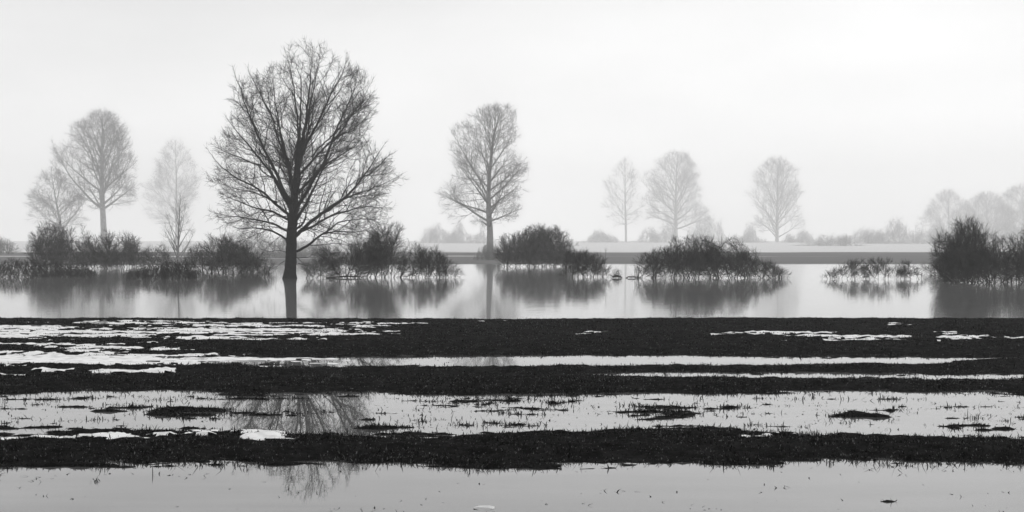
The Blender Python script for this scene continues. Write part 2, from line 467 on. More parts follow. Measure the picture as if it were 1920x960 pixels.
def tree(label, D, zb, trunk_px, rows, r0, crown_v, o, seed, mat, nlimb, el=(25, 72), name='bare_tree', group='bare trees on the flood plain', lr=.45, crook=.05):
    s = D / F; u0 = trunk_px[0][0]; rng = random.Random(seed); nrng = np.random.default_rng(seed)
    loc = (wx(u0, D), D, zb)
    root = thing(name, label, 'tree', loc, group)

    def L(u, v): return ((u - u0) * s, 0.0, wz(v, D) - zb)
    env = Envelope([(wz(v, D) - zb, (a - u0) * s, (b - u0) * s) for v, a, b in rows], 0.95, .13, seed * 1.7)
    T = resample([L(u, v) for u, v in trunk_px], 0.012 * D / 4)
    T[0, 2] = -0.15
    H = T[-1, 2]
    T[1:] += np.cumsum(nrng.normal(size=(len(T) - 1, 3)) * np.array([1, 1, 0]) * 0.012 * s * 30, axis=0) * 0.4
    rr = np.maximum(r0 * (1 - T[:, 2] / (H * 1.02)).clip(0, 1) ** 0.85, o['rt'] * 1.5); rr[0] *= 1.25
    tb = Tubes(); tb.add(T, rr, 8); tb.build('trunk', mat, root)
    hc = L(u0, crown_v)[2]; wood = Tubes()
    az = rng.uniform(0, 6.28)
    for k in range(nlimb):
        f = (k + rng.uniform(-.3, .3)) / nlimb; f = min(max(f, 0), 1)
        h = hc + (H * 0.93 - hc) * f ** 1.3
        i = int(np.argmin(np.abs(T[:, 2] - h))); az += 2.4 + rng.gauss(0, .35)
        e = math.radians(el[0] + (el[1] - el[0]) * f ** .8 + rng.uniform(-7, 7))
        d = (math.cos(e) * math.cos(az), math.cos(e) * math.sin(az), math.sin(e))
        q = grow_line(rng, env, tuple(T[i]), d, H, o['step'] * 1.5, crook, 0.02, 0.98)
        if len(q) > 3:
            dress(rng, nrng, env, resample(q, o['step']), rr[i] * lr, wood, wood, o)
    dress(rng, nrng, env, T[len(T) * 2 // 3:], rr[len(T) * 2 // 3], wood, wood, o, first=0)
    wood.build('crown', mat, root)
    return root


def scaled(k, rt, **kw):
    o = dict(OPT)
    for n in ('sp1', 'sp2', 'sp3', 'l1', 'l2', 'l3', 'step'): o[n] = o[n] * k
    o['rt'] = rt; o.update(kw)
    return o


# ------------------------------------------------------------------ bushes
def bush(label, D, outline, vbase, roots, nstem, twigs_per, depth, seed, mat, rs=.010, rt=.0038, k=.75, lt=.42, lean=0.0, parts=True,
         name='willow_bush', cat='bush', group='bare bushes standing in the flood water', sub=1, low=.06, spread=.7, fill=.45, zb=-0.08, spreadx=.14, arch=.3):
    twigs_per = int(twigs_per * (1.05 if parts else 1)); nstem = int(nstem * (1.45 if parts else 1)); rs *= .8 if parts else 1; s = D / F; rng = np.random.default_rng(seed)
    ou = np.array([a for a, _ in outline], float); ov = np.array([b for _, b in outline], float)
    uc = (ou[0] + ou[-1]) / 2
    loc = (wx(uc, D), D, 0.0)
    top = lambda u: np.interp(u, ou, vbase - ov) * s
    # choose tips: more where the outline is tall
    u = rng.uniform(ou[0], ou[-1], nstem * 6)
    w = np.interp(u, ou, vbase - ov); keep = rng.uniform(0, w.max(), len(u)) < w
    u = u[keep][:nstem]; n = len(u)
    nc = max(4, nstem // 9); cu = rng.choice(u, nc); cs = rng.uniform(.8, 1.1, nc)      # sprays of stems, some taller
    ci = np.argmin(np.abs(u[:, None] - cu[None]), axis=1); u = u + (cu[ci] - u) * .35
    xn = (u - uc) / ((ou[-1] - ou[0]) / 2)
    yd = rng.uniform(-1, 1, n) * depth * np.sqrt(np.clip(1 - xn ** 2 * .7, .1, 1))
    hh = top(u) * (1 - .35 * (yd / depth) ** 2) * (fill + (1 - fill) * rng.uniform(0, 1, n) ** .6)
    hh = hh * cs[ci]
    x = (u - uc) * s
    rx = (np.array(roots, float) - uc) * s
    width = (ou[-1] - ou[0]) * s
    near = np.argmin(np.abs(x[:, None] + rng.normal(size=(n, 1)) * width * spreadx - rx[None]), axis=1)
    bx = rx[near] + (x - rx[near]) * k * .35 + rng.normal(size=n) * .05 - lean * hh * .5
    by = yd * k * .6 + rng.normal(size=n) * .06
    P0 = np.stack([bx, by, np.full(n, zb)], 1)
    P2 = np.stack([x + lean * hh * .5, yd, hh], 1)
    P1 = P0 + (P2 - P0) * np.where(rng.uniform(0, 1, n)[:, None] < arch, np.stack([rng.uniform(.1, .5, n), rng.uniform(.1, .5, n), rng.uniform(.65, 1.0, n)], 1), np.stack([rng.uniform(.4, .9, n), rng.uniform(.4, .9, n), rng.uniform(.2, .5, n)], 1)) + rng.normal(size=(n, 3)) * np.array([.12, .12, .02])
    m = 6; t = np.linspace(0, 1, m)[None, :, None]
    P = (1 - t) ** 2 * P0[:, None] + 2 * t * (1 - t) * P1[:, None] + t * t * P2[:, None]
    P[:, 1:-1] += rng.normal(size=(n, m - 2, 3)) * .03
    taper = np.array([1, .85, .66, .46, .27, .12])[None]
    R = rs * rng.choice([.7, 1.0, 1.9], n, p=[.5, .35, .15])[:, None] * taper
    stems = Tubes(); stems.add_many(P, R, 4)
    # twigs
    tt = rng.uniform(low, 1.0, (n, twigs_per)) ** .8; ii = np.repeat(np.arange(n), twigs_per); tt = tt.ravel()
    f = tt * (m - 1); i0 = np.minimum(f.astype(int), m - 2); fr = (f - i0)[:, None]
    S = P[ii, i0] * (1 - fr) + P[ii, i0 + 1] * fr
    Dd = P[ii, i0 + 1] - P[ii, i0]; Dd /= np.linalg.norm(Dd, axis=1, keepdims=True)

    def shoots(S, Dd, ln, rt0, spr):
        q = len(S); rd = rng.normal(size=(q, 3)); rd /= np.linalg.norm(rd, axis=1, keepdims=True)
        A = Dd * .8 + rd * spr + np.array([lean * .5, 0, .10]); A /= np.linalg.norm(A, axis=1, keepdims=True)
        ln = ln * rng.uniform(.5, 1.4, q)[:, None]
        mid = S + A * ln * .5
        B = A + rng.normal(size=(q, 3)) * .25 + np.array([0, 0, .08]); B /= np.linalg.norm(B, axis=1, keepdims=True)
        end = mid + B * ln * .5
        lim = top(end[:, 0] / s + uc) * (1.05 + .1 * rng.normal(size=q)); ok = (end[:, 2] < lim) & (end[:, 2] > .02)
        S, mid, end, B = S[ok], mid[ok], end[ok], B[ok]
        return np.stack([S, mid, end], 1), B
    tw = Tubes()
    A1, B1 = shoots(S, Dd, lt, rt, spread)
    tw.add_many(A1, np.tile(np.array([rt * 1.3, rt, rt * .6]), (len(A1), 1)), 3)
    for _ in range(sub):
        A2, _b = shoots(A1[:, 1], B1, lt * .5, rt * .8, spread)
        tw.add_many(A2, np.tile(np.array([rt, rt * .8, rt * .5]), (len(A2), 1)), 3)
    if parts:
        root = thing(name, label, cat, loc, group)
        stems.build('stem_clump', mat, root); tw.build('twig_crown', mat, root)
        return root
    for kk, it in tw.b.items(): stems.b.setdefault(kk, []).extend(it)
    o = stems.build(name, mat); o.location = loc
    return tag(o, label, cat, group)


SHRUB = dict(rt=0.0032, sp1=0.15, sp2=0.105, sp3=0.085, a1=(18, 48), a2=(18, 50), k1=0.36, l1=0.34, l2=0.18, l3=0.26,
             step=0.10, wander=0.17, up=0.03, woodr=0.006, tw_spread=0.42, tips=2, full=True)


def shrub(label, D, outline, vbase, roots, per, depth, seed, mat, k=1.0, r0=.022, el=(30, 86), lean=0.0, dens=1.0, group='bare bushes standing in the flood water', zb=-0.06, up=.03, wander=.17, rt=.0032, cap=None):
    """a multi-stemmed bare shrub: forking stems from several root crowns, filling a dome"""
    s = D / F; rng = random.Random(seed); nrng = np.random.default_rng(seed)
    ou = np.array([a for a, _ in outline], float); ov = np.array([b for _, b in outline], float)
    uc = (ou[0] + ou[-1]) / 2; loc = (wx(uc, D), D, 0.0)
    fine = np.linspace(ou[0], ou[-1], 200); top = (vbase - np.interp(fine, ou, ov)) * s
    rows = []; zm = top.max()
    for z in np.linspace(0.0, zm * .985, 16):
        a = fine[top >= z]; rows.append((z, (a[0] - uc) * s - .02, (a[-1] - uc) * s + .02))
    env = Envelope(rows, 1.0, .05, seed); hw = (rows[0][2] - rows[0][1]) / 2
    env.d = depth / hw

    def roof(x): return np.interp(x / s + uc, fine, top)
    o = dict(SHRUB)
    for n in ('sp1', 'sp2', 'sp3', 'l1', 'l2', 'l3', 'step'): o[n] = o[n] * k
    for n in ('sp1', 'sp2', 'sp3'): o[n] = o[n] / dens
    o.update(rt=rt, up=up, wander=wander)

    class Under:                                    # dome and skyline together
        d = env.d
        def q(self, p, wob=1.0):
            if p[2] < .03: return 9.0
            return max(env.q(p, wob), p[2] / max(.05, float(roof(p[0])) * wob * (1 - .25 * (p[1] / depth) ** 2)))
    und = Under()
    wood = Tubes(); tw = Tubes()
    for u in roots:
        xn = min(.97, abs((u - uc) * s) / hw); yk = depth * .7 * math.sqrt(1 - xn * xn)
        for j in range(per + per // 2 + 2):
            low = j >= per                              # short shoots fanning out near the water
            b = ((u - uc) * s + rng.gauss(0, .10 + .12 * low), rng.uniform(-1, 1) * yk, zb)
            e = math.radians(rng.uniform(12, 65) if low else el[0] + (el[1] - el[0]) * rng.random() ** .7); az = rng.uniform(0, 6.283)
            d = unit((math.cos(e) * math.cos(az) + lean, math.cos(e) * math.sin(az) * .7, math.sin(e)))
            st = (b[0] + d[0] * .12, b[1] + d[1] * .12, max(.05, zb + d[2] * .12))
            q = grow_line(rng, und, st, d, (zm * rng.uniform(.3, .6) if low else zm * 1.6), .09 * k, .11, (-.01 if low else .012), 1 + rng.uniform(-.12, .10))
            if len(q) < 3: continue
            P = resample([b] + q, .09 * k)
            dress(rng, nrng, und, P, r0 * rng.uniform(.5, 1.15) * (.5 if low else 1), wood, tw, o, first=.08)
    root = thing('willow_bush', label, 'bush', loc, group)
    wood.build('stem_clump', mat, root)
    if not tw.empty(): tw.build('twig_crown', mat, root)
    return root


# ------------------------------------------------------------------ near meadow: banks, pools, snow
def band_interp(u, knots):
    k = np.array(knots, float); return np.interp(u, k[:, 0], k[:, 1])


def meadow_height(X, Y):
    """height over the pools' level: low turf banks running across, hollows between them hold water"""
    Yc = np.maximum(Y, 3.0)
    v = HOR + (CAMZ - WL) * F / Yc; u = CX + X / Yc * F
    u = u + 0 * v
    mpp = Yc / np.maximum(v - HOR, 40)                    # metres of ground per photo row
    p1 = band_interp(u, [(-400, 880), (0, 880), (150, 872), (300, 870), (500, 872), (700, 866), (900, 874), (1050, 868), (1200, 862), (1400, 866), (1600, 868), (1800, 868), (1920, 872), (2400, 872)])
    p2b = band_interp(u, [(-400, 822), (0, 822), (150, 814), (300, 808), (420, 806), (600, 813), (750, 818), (900, 815), (1000, 810), (1200, 811), (1350, 809), (1600, 816), (1800, 822), (1920, 822), (2400, 822)])
    p2t = band_interp(u, [(-400, 738), (0, 738), (200, 733), (330, 731), (480, 738), (700, 736), (900, 742), (1200, 739), (1500, 734), (1700, 734), (1900, 737), (2400, 737)])
    st = band_interp(u, [(-400, 668), (0, 668), (600, 669), (900, 667), (1200, 665), (1500, 668), (1800, 669), (2400, 670)])
    sb = st + band_interp(u, [(-400, 15), (0, 15), (450, 15), (600, 19), (900, 20), (1200, 21), (1500, 17), (1780, 13), (1880, 3), (2400, 2)])
    ln = 703.0 + band_interp(u, [(-400, 0), (1200, 0), (1900, 4), (2400, 4)])
    lw = band_interp(u, [(-400, -3), (350, -1), (480, 1.0), (760, 0.6), (1100, .5), (1250, 4.5), (1900, 6.0), (2400, 6)])
    # distances (metres) inside water bands, positive = wet
    big = fbm(X * .8, Y * 1.6, 3, 4) * .30
    e1 = (v - p1) * mpp + big
    e2 = np.minimum(v - p2t, p2b - v) * mpp + big
    e3 = np.minimum(v - st, sb - v) * mpp + big * .3
    e4 = (lw - np.abs(v - ln)) * mpp + big * .12
    wet = np.maximum(np.maximum(e1, e2), np.maximum(e3, e4))
    deep = np.where(e2 == wet, .017, .028)
    h = np.where(wet > 0, -np.minimum(wet * .07, deep), np.minimum(-wet * .075, .042))
    # islands and mud bars inside the pools
    isl = 0
    for (a, b, c, d, g) in [(170, 410, 766, 784, .05), (400, 600, 770, 779, .022), (-60, 150, 796, 806, .026), (1185, 1300, 770, 786, .032), (1560, 1690, 774, 787, .030), (1780, 1930, 797, 808, .036), (850, 1000, 754, 770, .022), (640, 760, 797, 806, .022),
                            (1270, 1320, 938, 946, .032), (1360, 1440, 938, 946, .033), (1595, 1645, 939, 944, .033), (1648, 1684, 939, 942, .033), (600, 660, 938, 950, .022), (1880, 1960, 948, 958, .03), (1200, 1260, 938, 943, .022)]:
        isl = np.maximum(isl, g * np.exp(-(((u - (a + b) / 2) / ((b - a) * .55)) ** 4) - (((v - (c + d) / 2) / ((d - c) * .6)) ** 2)))
    h = h + isl * np.clip(.15 + 1.5 * vnoise(X * 4.5, Y * 11, 8) , 0, 1.3) * np.clip(.5 + 1.1 * fbm(X * 1.7, Y * 5, 18, 3) , .1, 1.2)
    h = h + fbm(X * 1.4, Y * 4.5, 21, 4, .6) * .022 + fbm(X * 5, Y * 12, 5, 4, .68) * .032
    # roll down to the river
    edge = 26.6 + .5 * fbm(X * .22, X * 0 + 3.3, 9, 3) + .12 * fbm(X * 1.5, X * 0 + 1.3, 10, 2)
    crest = sstep(19.5, 24.0, Y)
    h = h * (1 - .35 * crest) + .02 * crest
    h = h - np.maximum(Y - edge, 0) * .16
    return h, u, v


SNOW = [  # (u0, u1, v0, v1, strength): drifts left on the turf
    (-200, 155, 823, 835, 1), (150, 300, 818, 833, 1), (325, 402, 813, 820, 1), (295, 345, 822, 829, .9), (405, 495, 813, 819, 1), (365, 450, 820, 827, .95), (470, 566, 820, 833, 1.1), (785, 822, 821, 827, .9), (1390, 1442, 823, 831, .9), (1440, 1462, 820, 825, .8),
    (-200, 420, 664, 690, 1.3), (380, 640, 669, 684, .8), (-50, 75, 690, 697, .75), (30, 140, 695, 703, .6), (180, 330, 695, 703, .75), (-100, 130, 706, 712, .7),
    (-200, 320, 616, 622, .95), (-200, 330, 624, 640, 1.05), (150, 620, 620, 634, 1.0), (560, 760, 624, 636, .85), (300, 600, 636, 643, .8), (-200, 120, 632, 642, 1.0), (130, 300, 606, 614, .75), (320, 560, 612, 620, .85), (560, 760, 610, 618, .75), (640, 790, 612, 622, .7), (-150, 300, 647, 656, .85), (60, 350, 652, 660, .7), (100, 420, 606, 612, .6),
    (700, 1000, 606, 609, .4), (1080, 1150, 626, 632, .6), (1380, 1520, 628, 634, .75), (1500, 1700, 634, 644, 1.0), (1735, 1800, 628, 634, .9), (1750, 1860, 634, 644, .95), (1880, 2100, 636, 645, 1.0), (1560, 1600, 610, 615, .5), (1640, 1700, 610, 615, .5),
    (870, 935, 951, 955, .62), (945, 990, 952, 956, .6)]


def snow_mask(X, Y, u, v):
    m = np.zeros_like(u)
    u = u + 55 * fbm(X * 1.1, Y * 6, 47, 3) + 25 * fbm(X * 4, Y * 16, 48, 2)
    for a, b, c, d, g in SNOW:
        q = np.exp(-np.abs((u - (a + b) / 2) / ((b - a) * .52)) ** 3) * np.exp(-np.abs((v - (c + d) / 2) / ((d - c) * .5)) ** 4)
        m = np.maximum(m, g * q)
    n = fbm(X * .6, Y * 4.5, 41, 5, .72) * .9 + fbm(X * 5, Y * 9, 43, 3) * .3
    return m * np.where(v < 660, .58, np.where(v < 700, .66, .80)) - .45 + n * 1.12 * (m > .02)


def grid_faces(ny, nx, sel=None):
    i = np.arange((ny - 1) * (nx - 1)); r = i // (nx - 1); c = i % (nx - 1)
    a = r * nx + c
    f = np.stack([a, a + 1, a + nx + 1, a + nx], 1)
    return f if sel is None else f[sel]


def near_ground():
    xs = np.arange(-11, 11.001, .034)
    out = 11 + np.cumsum(.05 * 1.12 ** np.arange(46)); out = out[out < 90]
    xs = np.concatenate([-out[::-1], xs, out])
    ys = np.concatenate([np.linspace(-30, 5, 40)[:-1], np.arange(5, 7.4, .1), np.arange(7.4, 15, .026), np.arange(15, 28.5, .042), np.linspace(28.5, 34, 12)])
    X, Y = np.meshgrid(xs, ys)
    h, u, v = meadow_height(X, Y)
    Z = WL + h
    o = mesh_np('meadow', np.stack([X, Y, Z], -1).reshape(-1, 3), [grid_faces(len(ys), len(xs))], M_SOIL, smooth=True)
    o['kind'] = 'structure'
    # snow drifts: a lumpy skin a few centimetres over the turf
    xs2 = np.arange(-13, 13, .03); ys2 = np.concatenate([np.arange(7.6, 13, .022), np.arange(15.5, 26.3, .04)])
    X2, Y2 = np.meshgrid(xs2, ys2); h2, u2, v2 = meadow_height(X2, Y2); m2 = snow_mask(X2, Y2, u2, v2)
    Z2 = WL + np.maximum(h2, -.005) + np.clip(m2, -.1, .30) * .055 + .003
    ny, nx = X2.shape; q = m2 > -.06
    cell = q[:-1, :-1] & q[1:, :-1] & q[:-1, 1:] & q[1:, 1:]
    gap = (np.diff(ys2) < .1)[:, None]
    f = grid_faces(ny, nx, (cell & gap).ravel())
    used = np.unique(f); remap = np.full(ny * nx, -1); remap[used] = np.arange(len(used))
    o = mesh_np('snow', np.stack([X2, Y2, Z2], -1).reshape(-1, 3)[used], [remap[f]], M_SNOW, smooth=True)
    o['kind'] = 'stuff'; o['label'] = 'thin white snow left in streaks on the dark turf'; o['category'] = 'snow'
    # grass
    rng = np.random.default_rng(5)
    n = 900000
    Yg = rng.uniform(7.5, 27.4, n); Xg = rng.uniform(-1, 1, n) * (Yg * .364 + 1.2)
    dens = np.clip((12 / Yg) ** 1.0, .35, 1.3) / 1.3 * (Yg * .364 + 1.2) / (27.4 * .364 + 1.2) * 1.9
    k = rng.uniform(0, 1, n) < dens; Xg, Yg = Xg[k], Yg[k]
    hg, ug, vg = meadow_height(Xg, Yg); mg = snow_mask(Xg, Yg, ug, vg)
    cl = fbm(Xg * 2.5, Yg * 3.5, 61, 3)
    prob = sstep(-.020, .006, hg + cl * .012) * np.where(hg < 0, .55, 1) * (.45 + .55 * sstep(-.3, .3, cl))
    fl = fbm(Xg * 5, Yg * 12, 67, 4, .65)
    prob = np.maximum(prob, (.012 * sstep(-.2, .4, cl) + .6 * sstep(.26, .42, fl) * (hg > -.026)) * (hg > -.036))
    k = (rng.uniform(0, 1, len(Xg)) < prob) & (mg < rng.uniform(-.05, .20, len(Xg)) + .25 * (rng.uniform(0, 1, len(Xg)) < .06))
    Xg, Yg, hg, cl = Xg[k], Yg[k], hg[k], cl[k]; n = len(Xg)
    az = rng.uniform(0, 6.283, n); tilt = rng.uniform(.25, 1.35, n)
    ln = rng.uniform(.02, .055, n) * (1 + .5 * np.clip(cl, -.6, 1)); wd = rng.uniform(.0022, .005, n) * np.sqrt(Yg / 9); wd *= np.where(hg < -.008, 1.6, 1)
    # a shaggier fringe at the water's edge
    wt = hg < -.008; tilt = np.where(wt, rng.uniform(.9, 1.5, n), tilt); ln *= np.where(wt, .9, 1) * rng.choice([.6, .9, 1.5], n, p=[.4, .5, .1])
    ln *= np.where(hg < .004, 1.0, .8) * np.where(Yg > 15.5, .75, 1)
    Dv = np.stack([np.sin(tilt) * np.cos(az), np.sin(tilt) * np.sin(az), np.cos(tilt)], 1)
    Sv = np.stack([-np.sin(az), np.cos(az), np.zeros(n)], 1)
    B = np.stack([Xg, Yg, WL + np.maximum(hg, -.008) - .004], 1)
    mid = B + Dv * ln[:, None] * .55
    D2 = Dv.copy(); D2[:, 2] -= rng.uniform(0, .8, n); D2 /= np.linalg.norm(D2, axis=1, keepdims=True)
    tip = mid + D2 * ln[:, None] * .5
    V = np.stack([B - Sv * wd[:, None], B + Sv * wd[:, None], mid + Sv * wd[:, None] * .8, mid - Sv * wd[:, None] * .8, tip], 1).reshape(-1, 3)
    i = np.arange(n)[:, None] * 5
    o = mesh_np('grass', V, [i + np.array([[0, 1, 2, 3]]), i + np.array([[3, 2, 4]])], M_GRASS)
    o['kind'] = 'stuff'; o['label'] = 'short dark winter grass covering the low banks between the pools'; o['category'] = 'grass'
    print('grass blades', n)


def sheet(name, x0, x1, y0, y1, z, mat):
    o = mesh_np(name, [(x0, y0, z), (x1, y0, z), (x1, y1, z), (x0, y1, z)], [np.array([[0, 1, 2, 3]])], mat)
    o['kind'] = 'structure'
    return o


def far_ground():
    xs = np.linspace(-840, 840, 401); ys = np.concatenate([np.linspace(33, 100, 12)[:-1], np.linspace(100, 180, 90), np.linspace(182, 880, 160)])
    X, Y = np.meshgrid(xs, ys)
    shore = 121 + 5 * fbm(X * .02, X * 0 + .7, 70, 3) + 1.0 * fbm(X * .2, X * 0 + .2, 71, 3) + .8 * fbm(X * 1.1, X * 0 + .4, 73, 2) - 6 * sstep(0, -25, X)
    Z = np.clip((Y - shore) * .05, -.9, .10) + fbm(X * .05, Y * .1, 72, 3) * .06 * sstep(shore + 1, shore + 10, Y) + sstep(300, 880, Y) * 1.2
    o = mesh_np('ground', np.stack([X, Y, Z], -1).reshape(-1, 3), [grid_faces(len(ys), len(xs))], M_FAR, smooth=True)
    o['kind'] = 'structure'


near_ground()
far_ground()
sheet('pool_water', -90, 90, -28, 10.35, WL, M_POOL)
sheet('shallow_pool_water', -90, 90, 10.35, 25.8, WL, M_ICE)
sheet('river_water', -600, 600, 27.5, 135, 0.0, M_RIVER)

# ------------------------------------------------------------------ trees
main_tree()
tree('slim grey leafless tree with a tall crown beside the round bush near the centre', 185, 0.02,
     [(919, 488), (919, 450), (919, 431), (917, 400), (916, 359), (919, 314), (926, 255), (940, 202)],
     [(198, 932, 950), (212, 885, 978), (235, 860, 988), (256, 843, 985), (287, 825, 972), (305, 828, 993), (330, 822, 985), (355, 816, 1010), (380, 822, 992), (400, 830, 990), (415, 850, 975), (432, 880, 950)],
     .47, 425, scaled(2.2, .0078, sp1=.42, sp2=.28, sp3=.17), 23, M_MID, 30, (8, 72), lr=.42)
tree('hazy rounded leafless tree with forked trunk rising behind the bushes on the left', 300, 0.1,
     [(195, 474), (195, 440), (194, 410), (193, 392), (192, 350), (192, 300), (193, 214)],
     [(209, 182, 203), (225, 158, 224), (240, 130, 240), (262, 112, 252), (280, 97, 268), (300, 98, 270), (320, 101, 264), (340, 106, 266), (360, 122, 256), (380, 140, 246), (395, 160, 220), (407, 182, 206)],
     .74, 398, scaled(3.5, .0125, sp1=.6, sp2=.42, sp3=.26), 31, M_HAZED, 28, (20, 76), lr=.5)
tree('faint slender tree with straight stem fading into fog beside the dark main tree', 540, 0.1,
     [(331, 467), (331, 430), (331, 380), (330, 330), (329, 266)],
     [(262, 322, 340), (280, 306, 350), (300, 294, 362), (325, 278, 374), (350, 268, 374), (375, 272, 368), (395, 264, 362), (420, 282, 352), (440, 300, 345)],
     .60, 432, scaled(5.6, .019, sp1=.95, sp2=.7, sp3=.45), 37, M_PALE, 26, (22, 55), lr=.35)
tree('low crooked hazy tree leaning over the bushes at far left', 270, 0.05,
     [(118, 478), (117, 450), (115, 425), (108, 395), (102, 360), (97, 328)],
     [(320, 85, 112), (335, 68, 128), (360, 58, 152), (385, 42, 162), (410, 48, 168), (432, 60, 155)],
     .34, 436, scaled(3.2, .0125, sp1=.55, sp2=.4, sp3=.25), 41, M_HAZED, 20, (15, 60), crook=.14)
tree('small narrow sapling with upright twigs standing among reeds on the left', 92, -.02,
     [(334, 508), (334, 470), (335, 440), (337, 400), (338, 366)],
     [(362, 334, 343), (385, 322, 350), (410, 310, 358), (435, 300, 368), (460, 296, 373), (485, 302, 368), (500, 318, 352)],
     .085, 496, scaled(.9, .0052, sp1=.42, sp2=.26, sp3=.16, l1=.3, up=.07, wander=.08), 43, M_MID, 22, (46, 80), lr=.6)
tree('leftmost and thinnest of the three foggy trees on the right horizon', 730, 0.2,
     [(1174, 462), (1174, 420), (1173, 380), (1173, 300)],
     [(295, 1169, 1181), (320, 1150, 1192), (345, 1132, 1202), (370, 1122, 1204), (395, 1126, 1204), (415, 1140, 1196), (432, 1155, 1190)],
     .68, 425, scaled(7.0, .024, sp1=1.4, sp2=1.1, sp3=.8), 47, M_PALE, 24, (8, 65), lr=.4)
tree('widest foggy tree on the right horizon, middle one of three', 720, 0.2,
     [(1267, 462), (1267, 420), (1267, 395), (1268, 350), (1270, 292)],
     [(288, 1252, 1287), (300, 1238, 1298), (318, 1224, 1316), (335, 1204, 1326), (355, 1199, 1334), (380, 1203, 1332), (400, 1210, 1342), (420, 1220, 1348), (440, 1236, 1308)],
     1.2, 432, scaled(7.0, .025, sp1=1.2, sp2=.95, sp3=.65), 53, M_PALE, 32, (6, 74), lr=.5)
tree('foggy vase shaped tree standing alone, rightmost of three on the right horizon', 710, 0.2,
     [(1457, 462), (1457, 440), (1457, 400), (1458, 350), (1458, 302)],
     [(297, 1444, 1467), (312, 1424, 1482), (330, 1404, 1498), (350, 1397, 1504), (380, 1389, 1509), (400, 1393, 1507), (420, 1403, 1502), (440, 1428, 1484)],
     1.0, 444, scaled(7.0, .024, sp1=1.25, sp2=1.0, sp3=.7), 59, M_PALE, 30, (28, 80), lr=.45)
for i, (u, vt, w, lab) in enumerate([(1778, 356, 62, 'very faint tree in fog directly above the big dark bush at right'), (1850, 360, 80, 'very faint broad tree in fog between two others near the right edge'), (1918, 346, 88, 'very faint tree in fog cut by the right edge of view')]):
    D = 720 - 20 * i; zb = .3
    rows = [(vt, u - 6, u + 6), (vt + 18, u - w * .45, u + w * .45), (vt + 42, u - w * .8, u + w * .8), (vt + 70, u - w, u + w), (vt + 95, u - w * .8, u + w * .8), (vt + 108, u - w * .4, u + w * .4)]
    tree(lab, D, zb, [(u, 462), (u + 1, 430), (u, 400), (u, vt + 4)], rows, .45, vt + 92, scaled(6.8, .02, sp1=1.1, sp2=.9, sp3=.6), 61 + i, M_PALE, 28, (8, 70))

# ------------------------------------------------------------------ bushes and reeds in the water
shrub('broad dark willow bush standing alone in the water right of centre', 74, [(1182, 512), (1190, 488), (1215, 474), (1240, 466), (1255, 448), (1270, 438), (1300, 446), (1330, 444), (1365, 446), (1392, 452), (1402, 468), (1425, 480), (1450, 497), (1478, 515)], 522, [1195, 1225, 1260, 1285, 1303, 1330, 1347, 1375, 1400, 1425, 1450, 1465], 8, 1.7, 101, M_BUSH, lean=0.0)
shrub('low see-through willow scrub in open water between two larger bushes', 72, [(1543, 518), (1560, 505), (1580, 493), (1610, 488), (1650, 486), (1690, 488), (1715, 496), (1728, 512), (1745, 518)], 525, [1552, 1570, 1590, 1600, 1622, 1640, 1660, 1680, 1700, 1720], 3, .7, 103, M_BUSH, k=.7, r0=.012, el=(45, 88))
shrub('tall black windswept bush leaning left at the right edge', 66, [(1750, 452), (1757, 422), (1776, 404), (1800, 398), (1825, 412), (1848, 418), (1866, 440), (1884, 452)], 530, [1784, 1796, 1808, 1820, 1832, 1842, 1854], 6, 1.4, 107, M_BUSH, lean=-.30, el=(22, 88), dens=1.0, up=.05, wander=.12, r0=.026)
shrub('black thicket with crooked branches cut by the right edge', 66, [(1836, 474), (1856, 444), (1885, 442), (1900, 430), (1925, 426), (1960, 432), (2000, 450), (2040, 490)], 530, [1860, 1880, 1905, 1930, 1960, 1990], 7, 1.6, 109, M_BUSH, wander=.24, dens=.9, r0=.028)
shrub('thin grey twigs trailing over water left of the black right-hand bush', 82, [(1728, 488), (1750, 482), (1780, 474), (1800, 478)], 508, [1750, 1770, 1785], 5, .8, 113, M_BUSHG, r0=.012)
shrub('smooth dome shaped grey willow bush beside the slim central tree', 106, [(924, 478), (932, 448), (955, 433), (985, 425), (1020, 421), (1045, 426), (1065, 437), (1082, 455), (1090, 480)], 500, [950, 970, 990, 1005, 1020, 1040, 1060], 7, 2.4, 127, M_BUSHG, el=(25, 88), k=1.15, rt=.005, up=.05, wander=.10, dens=1.0)
shrub('upright dark brush in front of the dome shaped bush', 76, [(1048, 488), (1060, 474), (1085, 466), (1110, 474), (1122, 464), (1135, 470), (1142, 500)], 520, [1055, 1070, 1082, 1095, 1105, 1120, 1130], 4, .8, 131, M_BUSH, k=.8, el=(55, 89), r0=.015, up=.05)
bush('sparse thin shoots in the water right of the upright brush', 76, [(1128, 505), (1145, 496), (1160, 502), (1168, 514)], 520, [1132, 1142, 1152, 1160], 26, 4, .4, 133, M_BUSH, rs=.006, lt=.18, sub=1)
bush('slender brush around the foot of the slim central tree', 134, [(885, 488), (900, 460), (915, 452), (935, 462), (950, 486)], 490, [900, 915, 930], 90, 8, 1.5, 137, M_MID, rs=.014, rt=.007, lt=.5)
shrub('dark willow bush slanting right beside the main tree', 75, [(636, 488), (655, 450), (680, 430), (705, 418), (735, 410), (754, 402), (766, 426), (770, 470), (776, 500)], 521, [650, 665, 672, 690, 705, 720, 735, 750], 4, 1.3, 139, M_BUSH, lean=.35, el=(40, 86), up=.06, wander=.12)
shrub('lower spiky bush right of the slanting willow bush', 75, [(764, 480), (775, 452), (790, 456), (800, 468), (822, 458), (840, 484), (858, 500), (872, 516)], 521, [770, 785, 798, 808, 822, 838, 852], 4, 1.0, 149, M_BUSH, k=.85, r0=.016, el=(40, 88), up=.05)
